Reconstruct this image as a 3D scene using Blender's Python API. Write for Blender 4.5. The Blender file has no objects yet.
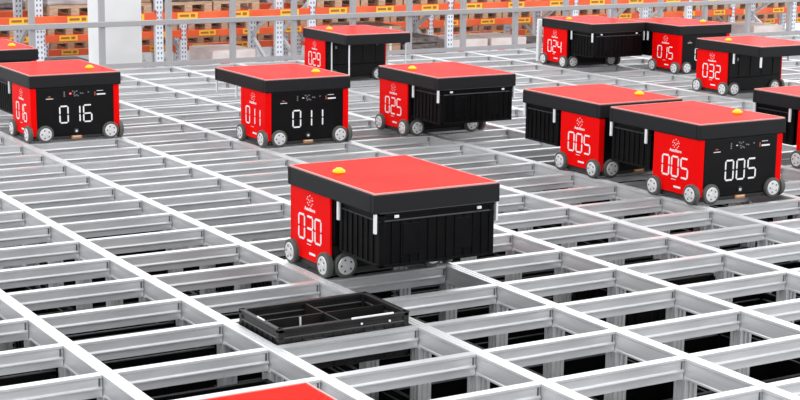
import bpy, bmesh, math, random
from mathutils import Matrix, Vector
random.seed(7)
U = 0.46            # short cell pitch (metres), along Y
CX = 0.46 * 1.58    # long cell pitch, along X
scene = bpy.context.scene
col = scene.collection
PI = math.pi

# ------------------------------------------------------------------ materials
def mat(name, color, rough=0.5, metal=0.0, spec=0.5, coat=0.0, emit=None, estr=0.0):
    m = bpy.data.materials.new(name); m.use_nodes = True
    b = m.node_tree.nodes['Principled BSDF']
    b.inputs['Base Color'].default_value = (*color, 1)
    b.inputs['Roughness'].default_value = rough
    b.inputs['Metallic'].default_value = metal
    b.inputs['Specular IOR Level'].default_value = spec
    b.inputs['Coat Weight'].default_value = coat
    b.inputs['Coat Roughness'].default_value = 0.12
    if emit:
        b.inputs['Emission Color'].default_value = (*emit, 1)
        b.inputs['Emission Strength'].default_value = estr
    return m

def noise_mix(m, c1, c2, scale=(1, 1, 1), nscale=5.0, detail=4.0, lo=0.35, hi=0.65, rough=None):
    nt = m.node_tree; N = nt.nodes; L = nt.links
    b = N['Principled BSDF']
    tc = N.new('ShaderNodeTexCoord'); mp = N.new('ShaderNodeMapping')
    mp.inputs['Scale'].default_value = scale
    no = N.new('ShaderNodeTexNoise'); no.inputs['Scale'].default_value = nscale; no.inputs['Detail'].default_value = detail
    cr = N.new('ShaderNodeValToRGB')
    cr.color_ramp.elements[0].position = lo; cr.color_ramp.elements[0].color = (*c1, 1)
    cr.color_ramp.elements[1].position = hi; cr.color_ramp.elements[1].color = (*c2, 1)
    L.new(tc.outputs['Object'], mp.inputs['Vector']); L.new(mp.outputs['Vector'], no.inputs['Vector'])
    L.new(no.outputs['Fac'], cr.inputs['Fac']); L.new(cr.outputs['Color'], b.inputs['Base Color'])
    if rough:
        mr = N.new('ShaderNodeMapRange'); mr.inputs['To Min'].default_value = rough[0]; mr.inputs['To Max'].default_value = rough[1]
        L.new(no.outputs['Fac'], mr.inputs['Value']); L.new(mr.outputs['Result'], b.inputs['Roughness'])
    return m

M = {}
M['alu_rail'] = noise_mix(mat('aluminium rail', (.8, .8, .8), .36, .5), (.74, .745, .755), (.86, .86, .865), (1, .15, 60), 9, rough=(.3, .46))
M['alu_bar'] = noise_mix(mat('aluminium crossbar', (.75, .75, .75), .3, .5), (.72, .725, .735), (.86, .86, .865), (1.2, 1, 14), 2.5, detail=1.5, lo=.3, hi=.7, rough=(.25, .34))
M['alu_post'] = noise_mix(mat('aluminium column', (.7, .7, .7), .4, .4), (.55, .555, .56), (.75, .75, .755), (30, 30, .6), 6)
M['red'] = mat('red side shell', (.90, .0015, .0015), .45, 0, .06)
M['red_lid'] = noise_mix(mat('red lid', (.82, .012, .006), .2, 0, 0.007, 0), (.80, .012, .004), (.84, .02, .007), (1, 1, 1), 3)
M['bumper'] = mat('black bumper foam', (.014, .014, .0155), .5, 0, .2)
M['lip'] = mat('lid lip', (.75, .35, .32), .35)  # pale pink puts the lid's edge highlight into the colour
M['black'] = mat('black plastic', (.004, .004, .0045), .42, 0, .2)
M['black_face'] = mat('black gloss face', (.004, .004, .0045), .3, 0, .18)
M['black_bin'] = noise_mix(mat('black bin plastic', (.003, .003, .0035), .4, 0, .1), (.002, .002, .0025), (.004, .004, .0045), (1, 1, 1), 12)
M['black_tote'] = noise_mix(mat('tote plastic', (.015, .014, .014), .4, 0, .35), (.012, .011, .011), (.02, .018, .017), (1, 1, 1), 10)
M['dark_frame'] = mat('dark chassis', (.02, .02, .02), .5)
M['tyre'] = mat('grey green tyre', (.085, .09, .08), .6)
M['hub'] = mat('pale wheel hub', (.82, .82, .83), .35, .3)
M['hole'] = mat('hub bolt', (.12, .12, .12), .5)
M['bin_rim'] = mat('bin rim edge', (.05, .05, .055), .35, 0, .5)  # lighter grey that paints glints along the bin rims
M['white'] = mat('white marking', (.92, .92, .92), .5)
M['digit'] = mat('white digit', (.95, .95, .95), .45)
M['clip'] = mat('white clip', (.85, .87, .88), .4)
M['beacon'] = mat('amber beacon', (1, .42, .01), .25, 0, .3, 0, (1, .42, .01), .6)
M['led'] = mat('red led', (1, .05, .05), .3, 0, .5, 0, (1, .05, .08), 3.0)
M['lens'] = mat('grey lens', (.25, .26, .28), .2)
M['contact'] = mat('copper contact', (.62, .30, .12), .4, .4)
M['orange_mark'] = mat('orange mark', (.7, .16, .06), .5)
M['railing'] = mat('grey railing steel', (.42, .41, .42), .45, .2)
M['beam'] = noise_mix(mat('orange rack beam', (.86, .11, .02), .5), (.80, .085, .02), (.90, .15, .04), (1, 1, 1), 2)
M['label_yellow'] = mat('yellow rack label', (.92, .55, .03), .5)
M['label_ink'] = mat('label ink', (.45, .12, .03), .6)
M['wood'] = noise_mix(mat('pallet wood', (.5, .34, .22), .7), (.42, .27, .17), (.62, .43, .29), (2, 12, 12), 4)
M['carton'] = noise_mix(mat('brown carton', (.4, .24, .15), .7), (.33, .19, .12), (.47, .29, .19), (1, 1, 4), 3)
M['wrap'] = noise_mix(mat('wrapped load', (.42, .37, .37), .3), (.22, .17, .17), (.62, .57, .58), (1, 1, 7), 3, lo=.3, hi=.7)
M['white_carton'] = noise_mix(mat('pale carton', (.72, .62, .6), .6), (.66, .55, .53), (.78, .70, .68), (1, 1, 2), 3)
M['dark_load'] = noise_mix(mat('dark load', (.09, .075, .075), .6), (.05, .04, .04), (.2, .16, .15), (2, 2, 6), 4)
M['tape'] = mat('packing tape', (.75, .70, .66), .4)
M['ink'] = mat('pink print', (.72, .12, .2), .6)

def upright_mat():
    m = mat('perforated upright', (.72, .76, .82), .5)
    nt = m.node_tree; N = nt.nodes; L = nt.links
    tc = N.new('ShaderNodeTexCoord'); sp = N.new('ShaderNodeSeparateXYZ'); L.new(tc.outputs['Object'], sp.inputs[0])
    def mt(op, a, bv=None):
        n = N.new('ShaderNodeMath'); n.operation = op
        for i, v in enumerate((a, bv)):
            if v is None: continue
            if hasattr(v, 'links'): L.new(v, n.inputs[i])
            else: n.inputs[i].default_value = v
        return n.outputs[0]
    zz = mt('ABSOLUTE', mt('SUBTRACT', mt('FRACT', mt('DIVIDE', sp.outputs['Z'], .075)), .5))
    xx = mt('ABSOLUTE', mt('SUBTRACT', mt('ABSOLUTE', sp.outputs['X']), .026))
    f = mt('MULTIPLY', mt('LESS_THAN', zz, .22), mt('LESS_THAN', xx, .011))
    mx = N.new('ShaderNodeMix'); mx.data_type = 'RGBA'
    mx.inputs['A'].default_value = (.74, .77, .82, 1); mx.inputs['B'].default_value = (.16, .2, .3, 1)
    L.new(f, mx.inputs['Factor']); L.new(mx.outputs['Result'], N['Principled BSDF'].inputs['Base Color'])
    return m
M['upright'] = upright_mat()
M['brace'] = mat('galvanised brace', (.70, .72, .74), .45, .3)
def concrete(name, c1, c2):
    m = noise_mix(mat(name, c1, .75), c1, c2, (1, 1, 1), 2.2, 6)
    nt = m.node_tree; b = nt.nodes['Principled BSDF']
    n2 = nt.nodes.new('ShaderNodeTexNoise'); n2.inputs['Scale'].default_value = 40
    bp = nt.nodes.new('ShaderNodeBump'); bp.inputs['Strength'].default_value = .15
    nt.links.new(n2.outputs['Fac'], bp.inputs['Height']); nt.links.new(bp.outputs['Normal'], b.inputs['Normal'])
    return m
M['pillar'] = concrete('white painted pillar', (.80, .80, .80), (.88, .88, .88))
M['floor'] = concrete('concrete floor', (.36, .36, .37), (.46, .46, .47))
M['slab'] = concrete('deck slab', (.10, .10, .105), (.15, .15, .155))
M['wall'] = concrete('hall wall', (.70, .69, .69), (.78, .77, .77))

# ------------------------------------------------------------------ mesh helpers
class MB:
    def __init__(s): s.bm = bmesh.new(); s.mats = []; s.cur = 0
    def use(s, m):
        if m not in s.mats: s.mats.append(m)
        s.cur = s.mats.index(m); return s
    def _set(s, faces, smooth=False):
        for f in faces: f.material_index = s.cur; f.smooth = smooth
    def box(s, x0, x1, y0, y1, z0, z1, bev=0.0, seg=2):
        r = bmesh.ops.create_cube(s.bm, size=1, matrix=Matrix.Translation(((x0+x1)/2, (y0+y1)/2, (z0+z1)/2)) @ Matrix.Diagonal((abs(x1-x0), abs(y1-y0), abs(z1-z0), 1)))
        vs = r['verts']; fs = set(f for v in vs for f in v.link_faces)
        s._set(fs)
        if bev > 0:
            es = list(set(e for v in vs for e in v.link_edges))
            rr = bmesh.ops.bevel(s.bm, geom=es, offset=bev, segments=seg, profile=.5, affect='EDGES')
            s._set(rr['faces'])
        return s
    def bar(s, a, b, w, h=None, up=(0, 0, 1)):
        a = Vector(a); b = Vector(b); d = b-a; h = h or w
        z = d.normalized(); u = Vector(up)
        if abs(z.dot(u)) > .99: u = Vector((1, 0, 0))
        x = u.cross(z).normalized(); y = z.cross(x)
        Mx = Matrix((x, y, z)).transposed().to_4x4(); Mx.translation = (a+b)/2
        r = bmesh.ops.create_cube(s.bm, size=1, matrix=Mx @ Matrix.Diagonal((w, h, d.length, 1)))
        s._set(set(f for v in r['verts'] for f in v.link_faces)); return s
    def cyl(s, c, axis, r, length, seg=24, r2=None, bev=0.0):
        z = Vector(axis).normalized(); q = Vector((0, 0, 1)).rotation_difference(z).to_matrix().to_4x4()
        q.translation = Vector(c)
        rr = bmesh.ops.create_cone(s.bm, cap_ends=True, segments=seg, radius1=r, radius2=r if r2 is None else r2, depth=length, matrix=q)
        fs = set(f for v in rr['verts'] for f in v.link_faces)
        for f in fs:
            f.material_index = s.cur; f.smooth = len(f.verts) == 4
        if bev > 0:
            es = [e for e in set(e for v in rr['verts'] for e in v.link_edges) if any(len(f.verts) > 4 for f in e.link_faces)]
            b2 = bmesh.ops.bevel(s.bm, geom=es, offset=bev, segments=2, profile=.5, affect='EDGES'); s._set(b2['faces'], True)
        return s
    def extrude_profile(s, pts, p0, p1, ax_u, ax_v):
        """closed profile pts (u,v) swept from p0 to p1"""
        p0 = Vector(p0); p1 = Vector(p1); au = Vector(ax_u); av = Vector(ax_v)
        A = [s.bm.verts.new(p0+au*u+av*v) for u, v in pts]; B = [s.bm.verts.new(p1+au*u+av*v) for u, v in pts]
        n = len(pts); fs = []
        for i in range(n):
            j = (i+1) % n; fs.append(s.bm.faces.new((A[i], A[j], B[j], B[i])))
        fs.append(s.bm.faces.new(A[::-1])); fs.append(s.bm.faces.new(B)); s._set(fs); return s
    def mesh(s, name):
        bmesh.ops.recalc_face_normals(s.bm, faces=s.bm.faces[:])
        me = bpy.data.meshes.new(name); s.bm.to_mesh(me); s.bm.free()
        for m in s.mats: me.materials.append(M[m])
        return me

def link(name, me, parent=None, loc=(0, 0, 0), rz=0.0, label=None):
    o = bpy.data.objects.new(name, me); col.objects.link(o)
    o.location = loc; o.rotation_euler = (0, 0, rz)
    if parent is not None: o.parent = parent
    if label: o['label'] = label
    return o
def thing(name, label, cat, loc=(0, 0, 0), rz=0.0, group=None, me=None):
    o = link(name, me, None, loc, rz, label); o['category'] = cat
    if me is None: o.empty_display_size = .1
    if group: o['group'] = group
    return o
def structure(name, me, loc=(0, 0, 0)):
    o = link(name, me, None, loc); o['kind'] = 'structure'; return o

# ------------------------------------------------------------------ flat markings: built in (a,b) then mapped on a face
SEG = {'0': 'abcdef', '1': 'bc', '2': 'abged', '3': 'abgcd', '4': 'fgbc', '5': 'afgcd', '6': 'afgedc', '7': 'abc', '8': 'abcdefg', '9': 'abcdfg'}
def digits_bm(text, pitch, w, h, t):
    bm = bmesh.new(); n = len(text); g = t*.28
    for i, ch in enumerate(text):
        cx = (i-(n-1)/2)*pitch; x0, x1 = cx-w/2, cx+w/2; y0, y1, ym = -h/2, h/2, 0
        P = {'a': ((x0, y1), (x1, y1)), 'd': ((x0, y0), (x1, y0)), 'g': ((x0, ym), (x1, ym)),
             'f': ((x0, ym), (x0, y1)), 'b': ((x1, ym), (x1, y1)), 'e': ((x0, y0), (x0, ym)), 'c': ((x1, y0), (x1, ym))}
        for k in SEG[ch]:
            (ax, ay), (bx, by) = P[k]
            d = Vector((bx-ax, by-ay)); L = d.length; d.normalize(); nn = Vector((-d.y, d.x))
            a = Vector((ax, ay))+d*g; b = Vector((bx, by))-d*g; c = t/2
            pts = [a+d*0, a+d*c+nn*c, b-d*c+nn*c, b, b-d*c-nn*c, a+d*c-nn*c]
            lo = [bm.verts.new((p.x, p.y, 0)) for p in pts]; hi = [bm.verts.new((p.x, p.y, .002)) for p in pts]
            bm.faces.new(hi); bm.faces.new(lo[::-1])
            for q in range(6): bm.faces.new((lo[q], lo[(q+1) % 6], hi[(q+1) % 6], hi[q]))
    return bm
def text_bm(text, size):
    cu = bpy.data.curves.new('lettering', 'FONT'); cu.body = text; cu.size = size; cu.align_x = 'CENTER'; cu.align_y = 'CENTER'; cu.extrude = .0008; cu.offset = size*.02
    o = bpy.data.objects.new('lettering', cu); col.objects.link(o)
    bpy.context.view_layer.update()
    me = bpy.data.meshes.new_from_object(o.evaluated_get(bpy.context.evaluated_depsgraph_get()))
    bm = bmesh.new(); bm.from_mesh(me); bpy.data.objects.remove(o); bpy.data.meshes.remove(me); bpy.data.curves.remove(cu)
    return bm
def face_matrix(side, origin):
    # columns: right, up, outward
    r = {'L': (0, -1, 0), 'R': (0, 1, 0), 'F': (1, 0, 0)}[side]; o = {'L': (-1, 0, 0), 'R': (1, 0, 0), 'F': (0, -1, 0)}[side]
    m = Matrix((Vector(r), Vector((0, 0, 1)), Vector(o))).transposed().to_4x4(); m.translation = Vector(origin); return m
def bm_mesh(bm, name, mats, Mx):
    bm.transform(Mx); bmesh.ops.recalc_face_normals(bm, faces=bm.faces[:])
    me = bpy.data.meshes.new(name); bm.to_mesh(me); bm.free()
    for m in mats: me.materials.append(M[m])
    return me
def marks_mesh(name, boxes, Mx):
    """boxes: (a0,a1,b0,b1,depth,material)"""
    mb = MB()
    for a0, a1, b0, b1, d, m in boxes: mb.use(m).box(a0, a1, b0, b1, 0, d)
    mb.bm.transform(Mx); return mb.mesh(name)

# ------------------------------------------------------------------ bin (tote) with ribs
def bin_mesh(L, W, H, ribs=True, div=False, name='bin', m='black_bin'):
    mb = MB().use(m); t = .008; x, y = L/2, W/2
    mb.box(-x+.006, x-.006, -y+.006, y-.006, 0, .012)                       # floor
    for s in (-1, 1):
        mb.box(-x+.006, x-.006, s*y-s*.006, s*y-s*.006-s*t, .0, H-.002)      # long walls
        mb.box(s*x-s*.006, s*x-s*.006-s*t, -y+.006, y-.006, .0, H-.002)
        for z0, z1 in ((H-.018, H), (H-.045, H-.038), (0, .012)):            # rim bands; the thin one is a painted glint line
            mb.use('bin_rim' if z1-z0 < .008 else m).box(-x, x, s*y, s*(y-.02), z0, z1, .002, 1); mb.box(s*x, s*(x-.02), -y, y, z0, z1, .002, 1)
        mb.use('bin_rim').box(-x-.001, x+.001, s*y, s*(y+.001), H-.004, H)  # painted glint along the top edge of the rim
        mb.box(s*x, s*(x+.001), -y, y, H-.004, H); mb.use(m)
        if ribs:
            n = 13
            for i in range(n):
                xx = -x+.02+(2*x-.04)*i/(n-1)
                mb.box(xx-.004, xx+.004, s*y-s*.001, s*(y-.012), .01, H-.04)
            for i in range(8):
                yy = -y+.02+(2*y-.04)*i/7
                mb.box(s*x-s*.001, s*(x-.012), yy-.004, yy+.004, .01, H-.04)
            for xx in (-x*.45, x*.45):
                mb.box(xx-.05, xx+.05, s*y, s*(y-.012), .05, H-.06, .003, 1)  # raised panels
        for s2 in (-1, 1):
            mb.box(s*x, s*(x-.03), s2*y, s2*(y-.03), 0, H, .005, 2)
    if div:
        mb.box(-.004, .004, -y+.01, y-.01, .01, H-.012); mb.box(-x+.01, x-.01, -.004, .004, .01, H-.012)
    return mb.mesh(name)
BL, BW = .64, .392
bin_held = bin_mesh(BL, BW, .262, name='held bin')
bin_store = bin_mesh(BL, BW, .27, name='stored bin')
tote_me = bin_mesh(BL, BW, .20, div=True, name='divided tote', m='black_tote')
clip_me = MB().use('clip').box(-.012, .012, -.004, .004, -.007, .007, .002, 1).mesh('bin clip')

# ------------------------------------------------------------------ robot
bx0, bx1, by0, by1 = .03*CX, .968*CX, .035*U, .955*U
zb, zt = .085*U, .885*U
LZ0, LZ1 = .875*U, 1.085*U
lx0, lx1, ly0, ly1 = .02*CX, .985*CX, .01*U, 1.93*U
WR = .137*U
def ring_mesh(mb, x0, x1, y0, y1, z0, z1, t):
    mb.box(x0, x1, y0, y0+t, z0, z1, .006); mb.box(x0, x1, y1-t, y1, z0, z1, .006)
    mb.box(x0, x0+t, y0+t, y1-t, z0, z1, .006); mb.box(x1-t, x1, y0+t, y1-t, z0, z1, .006)
RB = {}
mb = MB().use('black'); mb.box(bx0+.006, bx1-.006, by0+.006, by1-.004, zb, zt, .004)
mb.use('dark_frame').box(bx0+.01, bx1-.01, by0+.012, by1-.012, .03*U, zb)
mb.box(bx0+.02, bx1-.02, by0-.006, by0+.01, .05*U, .085*U)
RB['body'] = mb.mesh('robot body')
mb = MB().use('black')
mb.box(bx0+.02, bx1-.02, by1-.004, by1+.006, .12*U, .36*U, .003, 1); mb.box(bx0+.02, bx1-.02, by1-.004, by1+.006, .375*U, .86*U, .003, 1)
for k in range(4):
    xx = bx0+.12+k*.14; mb.box(xx-.006, xx+.006, by1+.004, by1+.012, .40*U, .84*U, .002, 1)
mb.use('lens').box(bx0+.10, bx0+.115, by1+.005, by1+.009, .74*U, .77*U); mb.box(bx1-.13, bx1-.11, by1+.005, by1+.009, .70*U, .76*U)
RB['inner_panel'] = mb.mesh('inner panel')
for s in 'LR':
    mb = MB().use('red'); sg = -1 if s == 'L' else 1; xo = bx0 if s == 'L' else bx1
    mb.box(xo, xo-sg*.012, by0, by1, .10*U, .87*U, .003, 2)
    mb.box(xo, xo-sg*.045, by0-.002, by0+.012, .10*U, .87*U, .003, 2)        # wrap on the display side
    RB['side'+s] = mb.mesh('red side shell')
mb = MB().use('black_face'); mb.box(bx0+.046, bx1-.046, by0-.003, by0+.012, .09*U, .87*U, .004, 2)
RB['display'] = mb.mesh('display panel')
mb = MB().use('bumper'); ring_mesh(mb, lx0, lx1, ly0, ly1, LZ0, LZ1-.006, .03)
mb.box(lx0+.012, lx1-.012, ly0+.012, ly1-.012, LZ0+.03, LZ1-.012)
mb.box(lx0+.03, lx1-.03, 1.02*U, ly1-.02, LZ0-.004, LZ0+.035)
RB['bumper'] = mb.mesh('bumper')
mb = MB().use('red_lid'); mb.box(lx0+.014, lx1-.014, ly0+.014, ly1-.014, LZ1-.014, LZ1, .002, 1)
RB['lid'] = mb.mesh('red lid')
mb = MB().use('lip'); e = .012  # thin strips painted as the highlight around the lid
mb.box(lx0+e-.006, lx1-e+.006, ly0+e-.006, ly0+e, LZ1-.012, LZ1+.0015); mb.box(lx0+e-.006, lx1-e+.006, ly1-e, ly1-e+.006, LZ1-.012, LZ1+.0015)
mb.box(lx0+e-.006, lx0+e, ly0+e, ly1-e, LZ1-.012, LZ1+.0015); mb.box(lx1-e, lx1-e+.006, ly0+e, ly1-e, LZ1-.012, LZ1+.0015)
RB['lip'] = mb.mesh('lid lip')
mb = MB().use('beacon'); mb.cyl((0, 0, .006), (0, 0, 1), .034, .013, 20, .03, .003); mb.cyl((0, 0, .017), (0, 0, 1), .026, .010, 20, .014, .002)
RB['beacon'] = mb.mesh('beacon')
def wheel_pair(axis):
    a = Vector(axis)
    t = MB().use('tyre'); t.cyl((0, 0, 0), a, WR, .034, 32, None, .006); tm = t.mesh('tyre')
    h = MB().use('hub'); h.cyl(a*.016, a, WR*.78, .008, 28, WR*.70, .0015); h.cyl(a*.021, a, WR*.22, .006, 14)
    h.use('hole'); p = Vector((0, 0, 1)); q = a.cross(p)
    for k in range(5):
        an = k*2*PI/5+.3; h.cyl(a*.0195+(p*math.cos(an)+q*math.sin(an))*WR*.46, a, WR*.09, .004, 8)
    return tm, h.mesh('hub cap')
WH = {k: wheel_pair(v) for k, v in {'L': (-1, 0, 0), 'R': (1, 0, 0), 'F': (0, -1, 0), 'B': (0, 1, 0)}.items()}
RB['contact'] = MB().use('contact').box(-.04, .04, -.012, .004, -.014, .010, .002, 1).use('white').box(-.03, .03, -.013, -.011, .002, .006).mesh('contact')
RB['knob'] = MB().use('dark_frame').cyl((0, 0, 0), (0, 1, 0), .020, .014, 18, None, .003).use('hub').cyl((0, -.006, 0), (0, 1, 0), .009, .006, 12).mesh('knob')
RB['clip'] = MB().use('clip').box(-.006, .006, -.010, .010, -.055, .055, .003, 2).mesh('guide clip')
RB['band'] = MB().use('clip').box(-.004, .004, -.008, .008, -.19, .19, .001, 1).mesh('lifting band')
# markings shared between robots
cyc, czd = (by0+by1)/2, .455*U
for s, xo in (('L', bx0), ('R', bx1)):
    fm = face_matrix(s, (xo, cyc, 0))
    bxs = []
    for ax, az in ((0, .82), (-.022, .80), (.022, .80), (-.03, .775), (.03, .775), (-.012, .77), (.012, .77), (0, .75), (-.025, .735), (.025, .735), (-.012, .715), (.014, .712)):
        bxs.append((ax-.003, ax+.003, az*U-.003, az*U+.003, .0012, 'white'))
    RB['logo'+s] = marks_mesh('dot logo', bxs, fm)
    RB['word'+s] = bm_mesh(text_bm('AutoStore', .026), 'wordmark', ['white'], face_matrix(s, (xo+(-.0008 if s == 'L' else .0008), cyc, .668*U)))
    RB['low'+s] = [marks_mesh('lower mark', [q_], fm) for q_ in [(-.03, .012, .275*U, .282*U, .0015, 'white'), (-.005, .06, .17*U, .195*U, .0015, 'white')]]
fm = face_matrix('F', ((bx0+bx1)/2, by0-.003, 0)); q = .72*U
b = [(-.225, -.17, .69*U, .70*U, .0015, 'white'), (-.21, -.188, .725*U, .735*U, .0012, 'orange_mark'),
     (.165, .215, .785*U, .793*U, .0015, 'white'), (.165, .232, .72*U, .742*U, .0015, 'white'), (.148, .153, .715*U, .775*U, .0015, 'orange_mark')]
RB['lettering'] = [marks_mesh('small print', [q_], fm) for q_ in b]
b = [(-.10, .115, .71*U, .815*U, .0008, 'black_face')]
for ax, az in ((-.085, .79), (-.085, .76), (-.085, .73), (-.02, .80), (-.005, .785), (.01, .80), (-.01, .755), (.008, .74), (.02, .725), (-.005, .725), (.04, .765), (.055, .76), (.10, .775)):
    b.append((ax-.005, ax+.005, az*U-.004, az*U+.004, .002, 'lens'))
RB['sensor'] = marks_mesh('sensor cluster', b, fm)
RB['led'] = marks_mesh('status led', [(-.046, -.032, .755*U, .775*U, .003, 'led')], fm)
RB['whiteled'] = marks_mesh('status led', [(-.046, -.032, .755*U, .768*U, .003, 'white')], fm)

def number(num, pitch, parent, fm):
    for i, ch in enumerate(num):
        m2 = fm @ Matrix.Translation(((i-(len(num)-1)/2)*pitch, 0, 0))
        link('digit', bm_mesh(digits_bm(ch, pitch, .135*U, .265*U, .023*U), 'digit', ['digit'], m2), parent)

def robot(x, face, rot, num, label, binlabel=None, carry=True, lowered=False, redled=False):
    """x: rail index of the left side, face: row index of the display side (rot=False) or of the opposite side of the body (rot=True)"""
    if not rot: t = thing('storage_robot', label, 'robot', (x*CX, face*U, 0), 0)
    else: t = thing('storage_robot', label, 'robot', ((x+1)*CX, (face+1)*U, 0), PI)
    t['group'] = 'robots on the grid'
    link('body', RB['body'], t); link('inner_panel', RB['inner_panel'], t)
    for s, xo in (('L', bx0), ('R', bx1)):
        p = link('side_panel', RB['side'+s], t, label='red side panel with white number')
        link('logo', RB['logo'+s], p); link('wordmark', RB['word'+s], p)
        for me_ in RB['low'+s]: link('small_print', me_, p)
        if num:
            number(num, .19*U, p, face_matrix(s, (xo, cyc, czd)))
    d = link('display_panel', RB['display'], t, label='black end panel with white number')
    for me_ in RB['lettering']: link('small_print', me_, d)
    link('sensor', RB['sensor'], d); link('status_light', RB['led' if redled else 'whiteled'], d)
    if num:
        number(num, .198*U, d, face_matrix('F', ((bx0+bx1)/2, by0-.003, czd-.01)))
    link('charging_contact', RB['contact'], t, ((bx0+bx1)/2, by0-.004, .065*U)); link('knob', RB['knob'], t, ((bx0+bx1)/2, by0-.004, .16*U))
    b = link('bumper', RB['bumper'], t)
    link('lid', RB['lid'], t, label='glossy red lid'); link('lid_edge', RB['lip'], t)
    link('beacon', RB['beacon'], t, (.80*CX, .66*U, LZ1), label='amber beacon')
    for k, pts in (('L', ((.018*CX, .115*U), (.018*CX, .885*U))), ('R', ((.980*CX, .115*U), (.980*CX, .885*U))),
                   ('F', ((.17*CX, .02*U), (.86*CX, .02*U))), ('B', ((.17*CX, .975*U), (.86*CX, .975*U)))):
        for px, py in pts:
            w = link('wheel', WH[k][0], t, (px, py, WR)); link('hubcap', WH[k][1], w)
    for px in (.035*CX, .965*CX):
        for py in (1.13*U, 1.90*U):
            if lowered: link('lifting_band', RB['band'], t, (px+(.03 if px < .4 else -.03), py-(.01 if py > .7 else 0), .5*U), label='thin white lifting band')
            else: link('guide_clip', RB['clip'], t, (px, py, .79*U), label='white guide clip')
    if carry:
        c = Vector((.5*CX, 1.50*U, .315*U))
        wl = t.matrix_basis @ c if False else (Vector((x*CX+c.x, face*U+c.y, c.z)) if not rot else Vector(((x+1)*CX-c.x, (face+1)*U-c.y, c.z)))
        bt = thing('storage_bin', binlabel, 'bin', (0, 0, 0), 0, 'bins held by robots')
        bt.location = wl; bt.rotation_euler = (0, 0, PI if rot else 0)
        link('shell', bin_held, bt)
        for s in (-1, 1):
            for a in (-.36, .36):
                link('rim_clip', clip_me, bt, (a*BL, s*(BW/2+.002), .24), label='small white rim clip')
    return t

robot(2.03, 3.985, True, '030', 'red and black robot numbered 030 carrying a bin, nearest to the middle', 'black ribbed bin carried under the lid of robot 030')
robot(4.02, 11.96, False, '011', 'robot numbered 011 with black end facing forward behind robot 030', carry=False)
robot(2.04, 14.0, False, '016', 'robot numbered 016 at the left edge with one red light on its black end', 'black ribbed bin behind robot 016 under its lid', redled=True)
robot(5.68, 12.0, True, '025', 'robot numbered 025 right of robot 011 carrying a bin toward the front', 'black ribbed bin carried under the lid of robot 025')
robot(11.05, 19.05, True, '024', 'robot numbered 024 at the back by the railing with a bin in front', 'black ribbed bin carried under the lid of robot 024')
robot(12.02, 16.95, False, '015', 'robot numbered 015 between robots 024 and 032', 'black ribbed bin behind robot 015 under its lid')
robot(11.03, 13.62, True, '032', 'robot numbered 032 with no bin under its pale reflecting lid', carry=False)
robot(5.94, 5.25, False, '005', 'robot numbered 005 with red side and black end, right of the middle', 'black ribbed bin behind robot 005 under its lid')
robot(5.96, 7.42, False, '005', 'red robot close behind robot 005 on the same rail', 'black ribbed bin at the far end of the robot following 005')  # solid robot built in place of a motion-blurred ghost
robot(7.05, 18.95, True, '029', 'robot numbered 029 at the back lowering two thin white bands', carry=False, lowered=True)
robot(8.03, 5.9, False, None, 'robot cut off by the right edge of the picture behind robot 005', 'black ribbed bin under the lid of the robot at the right edge')
robot(2.0, 17.95, False, None, 'robot half hidden behind robot 016 at the left edge', carry=False)
robot(-1.10, -3.06, True, None, 'robot in the foreground with only its shiny red lid in view', carry=False)

# ------------------------------------------------------------------ the grid
RW = .080*CX/2        # rail half width
X0, X1, J0, J1 = -2, 19, -3, 23
D = .198*U
g = thing('storage_grid', 'silver aluminium rail grid with open cells filling the whole foreground', 'grid', (0, 0, 0))
w = RW
prof = [(-w, 0), (-w*.50, 0), (-w*.46, -.004), (-w*.30, -.004), (-w*.26, 0), (w*.26, 0), (w*.30, -.004), (w*.46, -.004), (w*.50, 0), (w, 0),
        (w, -.012), (w*.86, -.016), (w*.86, -D+.012), (w*.94, -D+.008), (w*.94, -D), (-w*.94, -D), (-w*.94, -D+.008), (-w*.86, -D+.012), (-w*.86, -.016), (-w, -.012)]
rail_me = MB().use('alu_rail').extrude_profile(prof, (0, (J0-.6)*U, 0), (0, (J1+.1)*U, 0), (1, 0, 0), (0, 0, 1)).mesh('rail')
for i in range(X0, X1+1): link('rail', rail_me, g, (i*CX, 0, 0))
v = .022
bp = [(-v, 0), (v, 0), (v, -.010), (v*.74, -.015), (v*.72, -.046), (v*1.18, -.052), (v*1.18, -.0565), (v*.78, -.061), (v*.78, -D), (-v*.78, -D), (-v*.78, -.061), (-v*1.18, -.0565), (-v*1.18, -.052), (-v*.72, -.046), (-v*.74, -.015), (-v, -.010)]
bl = CX/2-RW-.001
def add_bar(m, x, y):
    m.use('alu_bar').extrude_profile(bp, (x-bl, y, -.0005), (x+bl, y, -.0005), (0, 1, 0), (0, 0, 1))
    m.use('hole').box(x+bl-.014, x+bl-.006, y-v*.80, y-v*.5, -.047, -.014); return m
bar_me = add_bar(MB(), 0, 0).mesh('crossbar')
# camera (solved from the grid's rail crossings)
R = ((0.8595259809444071, -0.5109355430253912, 0.012647488079075009), (-0.08851040460288837, -0.17317836144158583, -0.9809052774880103), (0.503369641872049, 0.8419941365592434, -0.19407441263551584))
CAM = Vector((-4.68384658*U, -10.68974136*U, 4.17090172*U))
F = 1614.5294893
def to_px(p):
    d = Vector(p)-CAM; q = [sum(r[k]*d[k] for k in range(3)) for r in R]
    return 400+F*q[0]/q[2], 200+F*q[1]/q[2], q[2]
bars = []
for i in range(X0, X1):
    for j in range(J0, J1+1):
        px, py, dz = to_px(((i+.5)*CX, j*U, 0))
        inside = -40 < px < 840 and -10 < py < 412
        bars.append((0 if inside else 1, dz, i, j))
bars.sort()
rest = MB().use('alu_bar')
for n, (o_, dz, i, j) in enumerate(bars):
    if n < 100: link('crossbar', bar_me, g, ((i+.5)*CX, j*U, 0))
    else: add_bar(rest, (i+.5)*CX, j*U)
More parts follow.
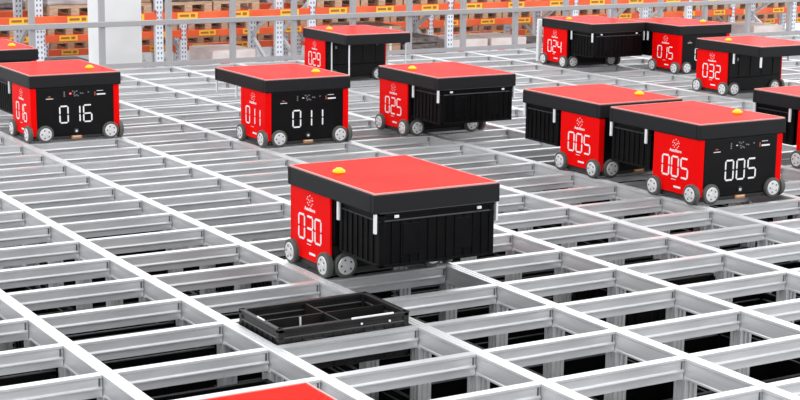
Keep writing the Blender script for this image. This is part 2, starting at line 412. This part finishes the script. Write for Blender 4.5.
ro = link('crossbars', rest.mesh('far crossbars'), g, label='rows of crossbars in the farther part of the grid'); ro['kind'] = 'stuff'
FL = -.93
cb = MB().use('alu_post'); s = .034; gq = .007
pp = []
for a in range(4):
    ca, sa = [(1, 0), (0, 1), (-1, 0), (0, -1)][a]
    for (u_, v_) in ((s, -s), (s, -s*.55), (s-gq, -s*.5), (s-gq, -s*.2), (s, -s*.15), (s, s*.15), (s-gq, s*.2), (s-gq, s*.5), (s, s*.55)):
        pp.append((u_*ca-v_*sa, u_*sa+v_*ca))
cb.extrude_profile(pp, (0, 0, FL), (0, 0, -D+.0005), (1, 0, 0), (0, 1, 0))
col_me = cb.mesh('grid column')
cols = []
for i in range(X0, X1+1):
    for j in range(J0, J1+1):
        px, py, dz = to_px((i*CX, j*U, -.1))
        if -60 < px < 860 and py < 430: cols.append((dz, i, j))
cols.sort()
for dz, i, j in cols[:100]: link('column', col_me, g, (i*CX, j*U, 0))

# bins stacked in the cells nearest to the camera
TOTE = (1, 2)
cells = []
for i in range(X0, 9):
    for j in range(J0, 9):
        px, py, dz = to_px(((i+.5)*CX, (j+.5)*U, -.1))
        if -120 < px < 900 and 150 < py < 470: cells.append((i, j))
for (i, j) in cells:
    r = random.random()
    n = 3 if r < .12 else 2
    if (i, j) == TOTE: n = 1
    for k in range(n):
        z = FL+k*.2705
        b = thing('storage_bin', 'black ribbed bin stacked inside the grid below its rails', 'bin', ((i+.5)*CX, (j+.5)*U, z), 0, 'bins inside the grid', bin_store)
# divided tote raised in its cell
ty = MB().use('black_bin')
t = thing('divided_tote', 'black tote with four compartments raised in a cell in front of robot 030', 'tote', (1.5*CX, 2.5*U, .062-.20), 0)
link('shell', tote_me, t)
link('rim_label', MB().use('white').box(-.04, .17, -.002, .003, -.004, .004, .001, 1).mesh('rim label'), t, (.07, -BW/2, .203), label='white strip on the front rim')  # plain white strip laid along the rim
link('rim_label', MB().use('white').box(-.003, .002, -.035, .035, -.003, .004, .001, 1).mesh('rim label'), t, (-BL/2+.008, -.01, .203), label='white strip on the left rim')
link('wall_label', MB().use('white').box(-.004, .004, -.002, .002, -.035, .035).mesh('wall label'), t, (-.12, -.006, .15), label='narrow white tag inside a compartment')
link('rim_dot', MB().use('white').cyl((0, 0, 0), (0, 1, 0), .005, .004, 10).mesh('rim dot'), t, (.22, -BW/2-.001, .17), label='white dot')
link('rim_dot', bpy.data.meshes['rim dot'], t, (.08, -BW/2-.001, .175), label='white dot')

# ------------------------------------------------------------------ railing behind the grid
JF = 23.25
rl = thing('safety_railing', 'grey steel railing with square posts along the far edge of the grid', 'railing', (0, JF*U, 0))
post_me = MB().use('railing').box(-.028, .028, -.028, .028, -.0, 1.1, .004, 1).use('railing').box(-.05, .05, -.05, .05, 0, .012).mesh('railing post')
for i in range(2, 20): link('post', post_me, rl, (i*CX, 0, 0))
for z in (.455, 1.07):
    link('rail', MB().use('railing').box(1.9*CX, 19.1*CX, -.058, -.028, z-.027, z+.027, .004, 1).mesh('railing bar'), rl)
link('toe_board', MB().use('railing').box(1.9*CX, 19.1*CX, -.036, -.029, .0, .05).mesh('toe board'), rl)

# ------------------------------------------------------------------ setting
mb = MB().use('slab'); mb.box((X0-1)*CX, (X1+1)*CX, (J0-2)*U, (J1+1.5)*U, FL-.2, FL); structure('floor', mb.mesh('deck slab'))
FZ = -2.7
mb = MB().use('floor'); mb.box(-10, 36, -9, 36, FZ-.2, FZ); structure('floor', mb.mesh('hall floor'))
mb = MB().use('wall'); mb.box(-10, 36, 36, 36.3, FZ, 8); structure('wall_back', mb.mesh('hall wall'))
pc = .45
mb = MB().use('pillar'); mb.box(5.43*CX, 5.43*CX+pc, 25.05*U, 25.05*U+pc, FZ, 6, .012, 2)
structure('trim_1', mb.mesh('white pillar'))['label'] = 'broad white pillar behind the railing'

# ------------------------------------------------------------------ pallet racks
BAY = 3.507*CX
def upright_mesh(h):
    mb = MB().use('upright'); mb.box(-.06, .06, -.04, .04, 0, h, .004, 1); return mb.mesh('perforated upright')
up_me = upright_mesh(5.2)
def brace_mesh(depth, h):
    mb = MB().use('brace'); z = .3; k = 0
    while z < h-.7:
        a, b = (0, depth) if k % 2 == 0 else (depth, 0)
        mb.bar((0, a, z), (0, b, z+.62), .05); z += .62; k += 1
    return mb.mesh('frame bracing')
brc = brace_mesh(1.1, 5.2)
beam_me = MB().use('beam').box(.05, BAY-.05, -.025, .025, -.06, .06, .006, 1).box(.05, .06, -.03, .03, -.1, .1).box(BAY-.06, BAY-.05, -.03, .03, -.1, .1).mesh('rack beam')
lab_me = MB().use('label_yellow').box(-.16, .16, -.004, 0, -.045, .045).use('label_ink').box(-.13, .02, -.0055, -.003, -.015, .02).box(.05, .12, -.0055, -.003, -.02, .025).mesh('rack label')
def pallet_mesh():
    mb = MB().use('wood'); W_, Dp = .76, 1.1
    for a in (-1, 0, 1):
        for c in (-1, 0, 1): mb.box(a*.32-.06, a*.32+.06, c*.48-.07, c*.48+.07, .022, .10)
        mb.box(a*.32-.06, a*.32+.06, -.55, .55, 0, .022)
    for c in (-1, 0, 1): mb.box(-.38, .38, c*.48-.07, c*.48+.07, .10, .122)
    for k in range(7): mb.box(-.38, .38, -.55+k*.167, -.55+k*.167+.10, .122, .144)
    return mb.mesh('wooden pallet')
pal_me = pallet_mesh()
def load_mesh(kind, w, d, h):
    mb = MB()
    if kind == 'cartons':
        n = max(1, round(h/.28))
        for a in range(2):
            for k in range(n):
                x0 = -w/2+a*w/2
                mb.use('carton').box(x0+.004, x0+w/2-.004, -d/2, d/2, k*h/n+.003, (k+1)*h/n-.002, .006, 1)
                mb.use('tape').box(x0+w/4-.02, x0+w/4+.02, -d/2-.002, -d/2+.01, k*h/n+.004, (k+1)*h/n-.004)
    elif kind == 'wrap':
        mb.use('wrap'); n = 5
        for k in range(n):
            e = random.uniform(0, .02); mb.box(-w/2+e, w/2-e, -d/2+e, d/2-e, k*h/n, (k+1)*h/n-.004, .018, 2)
    elif kind == 'pale':
        mb.use('white_carton').box(-w/2, w/2, -d/2, d/2, 0, h, .01, 1); mb.use('tape').box(-.03, .03, -d/2-.002, d/2, h-.06, h+.002)
        mb.use('ink').box(-w*.32, -w*.12, -d/2-.003, -d/2, h*.25, h*.65).box(w*.1, w*.34, -d/2-.003, -d/2, h*.5, h*.62)
    else:
        mb.use('dark_load')
        for k in range(4): mb.box(-w/2+random.uniform(0, .06), w/2-random.uniform(0, .06), -d/2, d/2, k*h/4, (k+1)*h/4-.005, .02, 2)
    return mb.mesh(kind+' load')
LM = {k: load_mesh(*v) for k, v in {'cartons': ('cartons', .78, 1.0, .62), 'wrap': ('wrap', .78, 1.0, .60), 'dark': ('dark', .76, 1.0, .42), 'pale': ('pale', .72, .9, .34), 'low': ('dark', .76, 1.0, .26)}.items()}
LD = {'cartons': ('carton_stack', 'brown cartons'), 'wrap': ('wrapped_load', 'film wrapped grey load'), 'dark': ('goods_stack', 'dark goods'), 'pale': ('carton', 'pale carton'), 'low': ('goods_stack', 'low dark goods')}

def rack(j, x_first, nb, levels, rowname, loads, extra=()):
    y = j*U
    r = thing('pallet_rack', f'orange beam pallet rack with perforated uprights, {rowname}', 'rack', (x_first*CX, y, FZ))
    for k in range(nb+1):
        u1 = link('upright', up_me, r, (k*BAY, 0, 0)); link('upright', up_me, r, (k*BAY, 1.1, 0)); link('brace', brc, r, (k*BAY, 0, 0))
    for ex in extra:
        for yy in (.085, 1.02): link('upright', up_me, r, ((ex-x_first)*CX, yy, 0))
        bo = link('brace', brc, r, ((ex-x_first)*CX, .085, 0)); bo.scale = (1, .85, 1)
    for li, z in enumerate(levels):
        for k in range(nb):
            bm_ = link('beam', beam_me, r, (k*BAY, -.03, z-FZ)); link('beam', beam_me, r, (k*BAY, 1.13, z-FZ))
            for q in range(3): link('label_plate', lab_me, bm_, ((q+.5)*BAY/3+.02, -.025, .005), label='yellow label plate')
            for q in range(3):
                kind = loads[li][(k*3+q) % len(loads[li])]
                if kind is None: continue
                px = x_first*CX+k*BAY+.09+(q+.5)*(BAY-.18)/3; pz = z+.061
                if any(abs(px-ex*CX) < .50 for ex in extra): continue
                lev = ['upper', 'lower'][li]
                thing('wooden_pallet', f'wooden pallet on {lev} beams of the rack {rowname}', 'pallet', (px, y+.55, pz), 0, f'pallets on {lev} level {rowname}', pal_me)
                nm, ds = LD[kind]
                thing(nm, f'{ds} on {lev} level of the rack {rowname}', 'goods', (px, y+.55, pz+.1445), 0, f'{nm} {lev} level {rowname}', LM[kind])
R2X = 9.0-3.507*2
rack(38, 2.66, 7, (-.20*U-.01, -2.62*U), 'nearest behind the railing', [['wrap', 'wrap', 'cartons', 'cartons', 'wrap', 'cartons', 'dark'], [None, 'low', None, None, 'low', None, None, 'pale', 'low', None, 'cartons', 'dark', 'pale', 'pale', 'low', None, 'pale', None, 'low', None, 'pale']], (7.2, 12.45, 22.4))
rack(46.5, R2X, 9, (-1.66*U,), 'second behind the railing', [['dark', 'wrap', 'low', 'cartons', 'dark']])
rack(50.5, 2.9, 10, (-2.62*U,), 'third behind the railing', [['low', 'dark', 'cartons', 'low', 'wrap']])

# slim white post by robot 024
wp = thing('service_post', 'slim white post standing on the grid behind robot 024', 'post', (11.23*CX, 20.5*U, 0))
link('pole', MB().use('clip').box(-.022, .022, -.022, .022, 0, .46, .004, 1).mesh('white pole'), wp); link('arm', MB().use('railing').bar((0, 0, .44), (.25, 0, .40), .018).mesh('arm'), wp)

# ------------------------------------------------------------------ light
def area(x, y, z, sx, sy, p, c=(1, .985, .96)):
    l = bpy.data.lights.new('ceiling lamp', 'AREA'); l.shape = 'RECTANGLE'; l.size = sx; l.size_y = sy; l.energy = p; l.color = c
    o = bpy.data.objects.new('ceiling_lamp', l); col.objects.link(o); o.location = (x, y, z); return o
for yy in (-3, 3, 9, 15, 21):
    for xx in (-2, 6, 14, 22): area(xx, yy, 7.5, 5.0, .8, 85)
w = bpy.data.worlds.new('hall'); scene.world = w; w.use_nodes = True
bg = w.node_tree.nodes['Background']; bg.inputs[0].default_value = (.95, .97, 1, 1); bg.inputs[1].default_value = 1.32

# ------------------------------------------------------------------ camera
cd = bpy.data.cameras.new('camera'); cam = bpy.data.objects.new('camera', cd); col.objects.link(cam); scene.camera = cam
cd.sensor_width = 36; cd.sensor_fit = 'HORIZONTAL'; cd.lens = F/800*36; cd.clip_end = 300
mw = Matrix((R[0], [-a for a in R[1]], [-a for a in R[2]])).transposed().to_4x4(); mw.translation = CAM
cam.matrix_world = mw
scene.view_settings.view_transform = 'Standard'; scene.view_settings.look = 'None'
scene.view_settings.exposure = 0.08; scene.view_settings.gamma = 1; scene.view_settings.use_curve_mapping = False
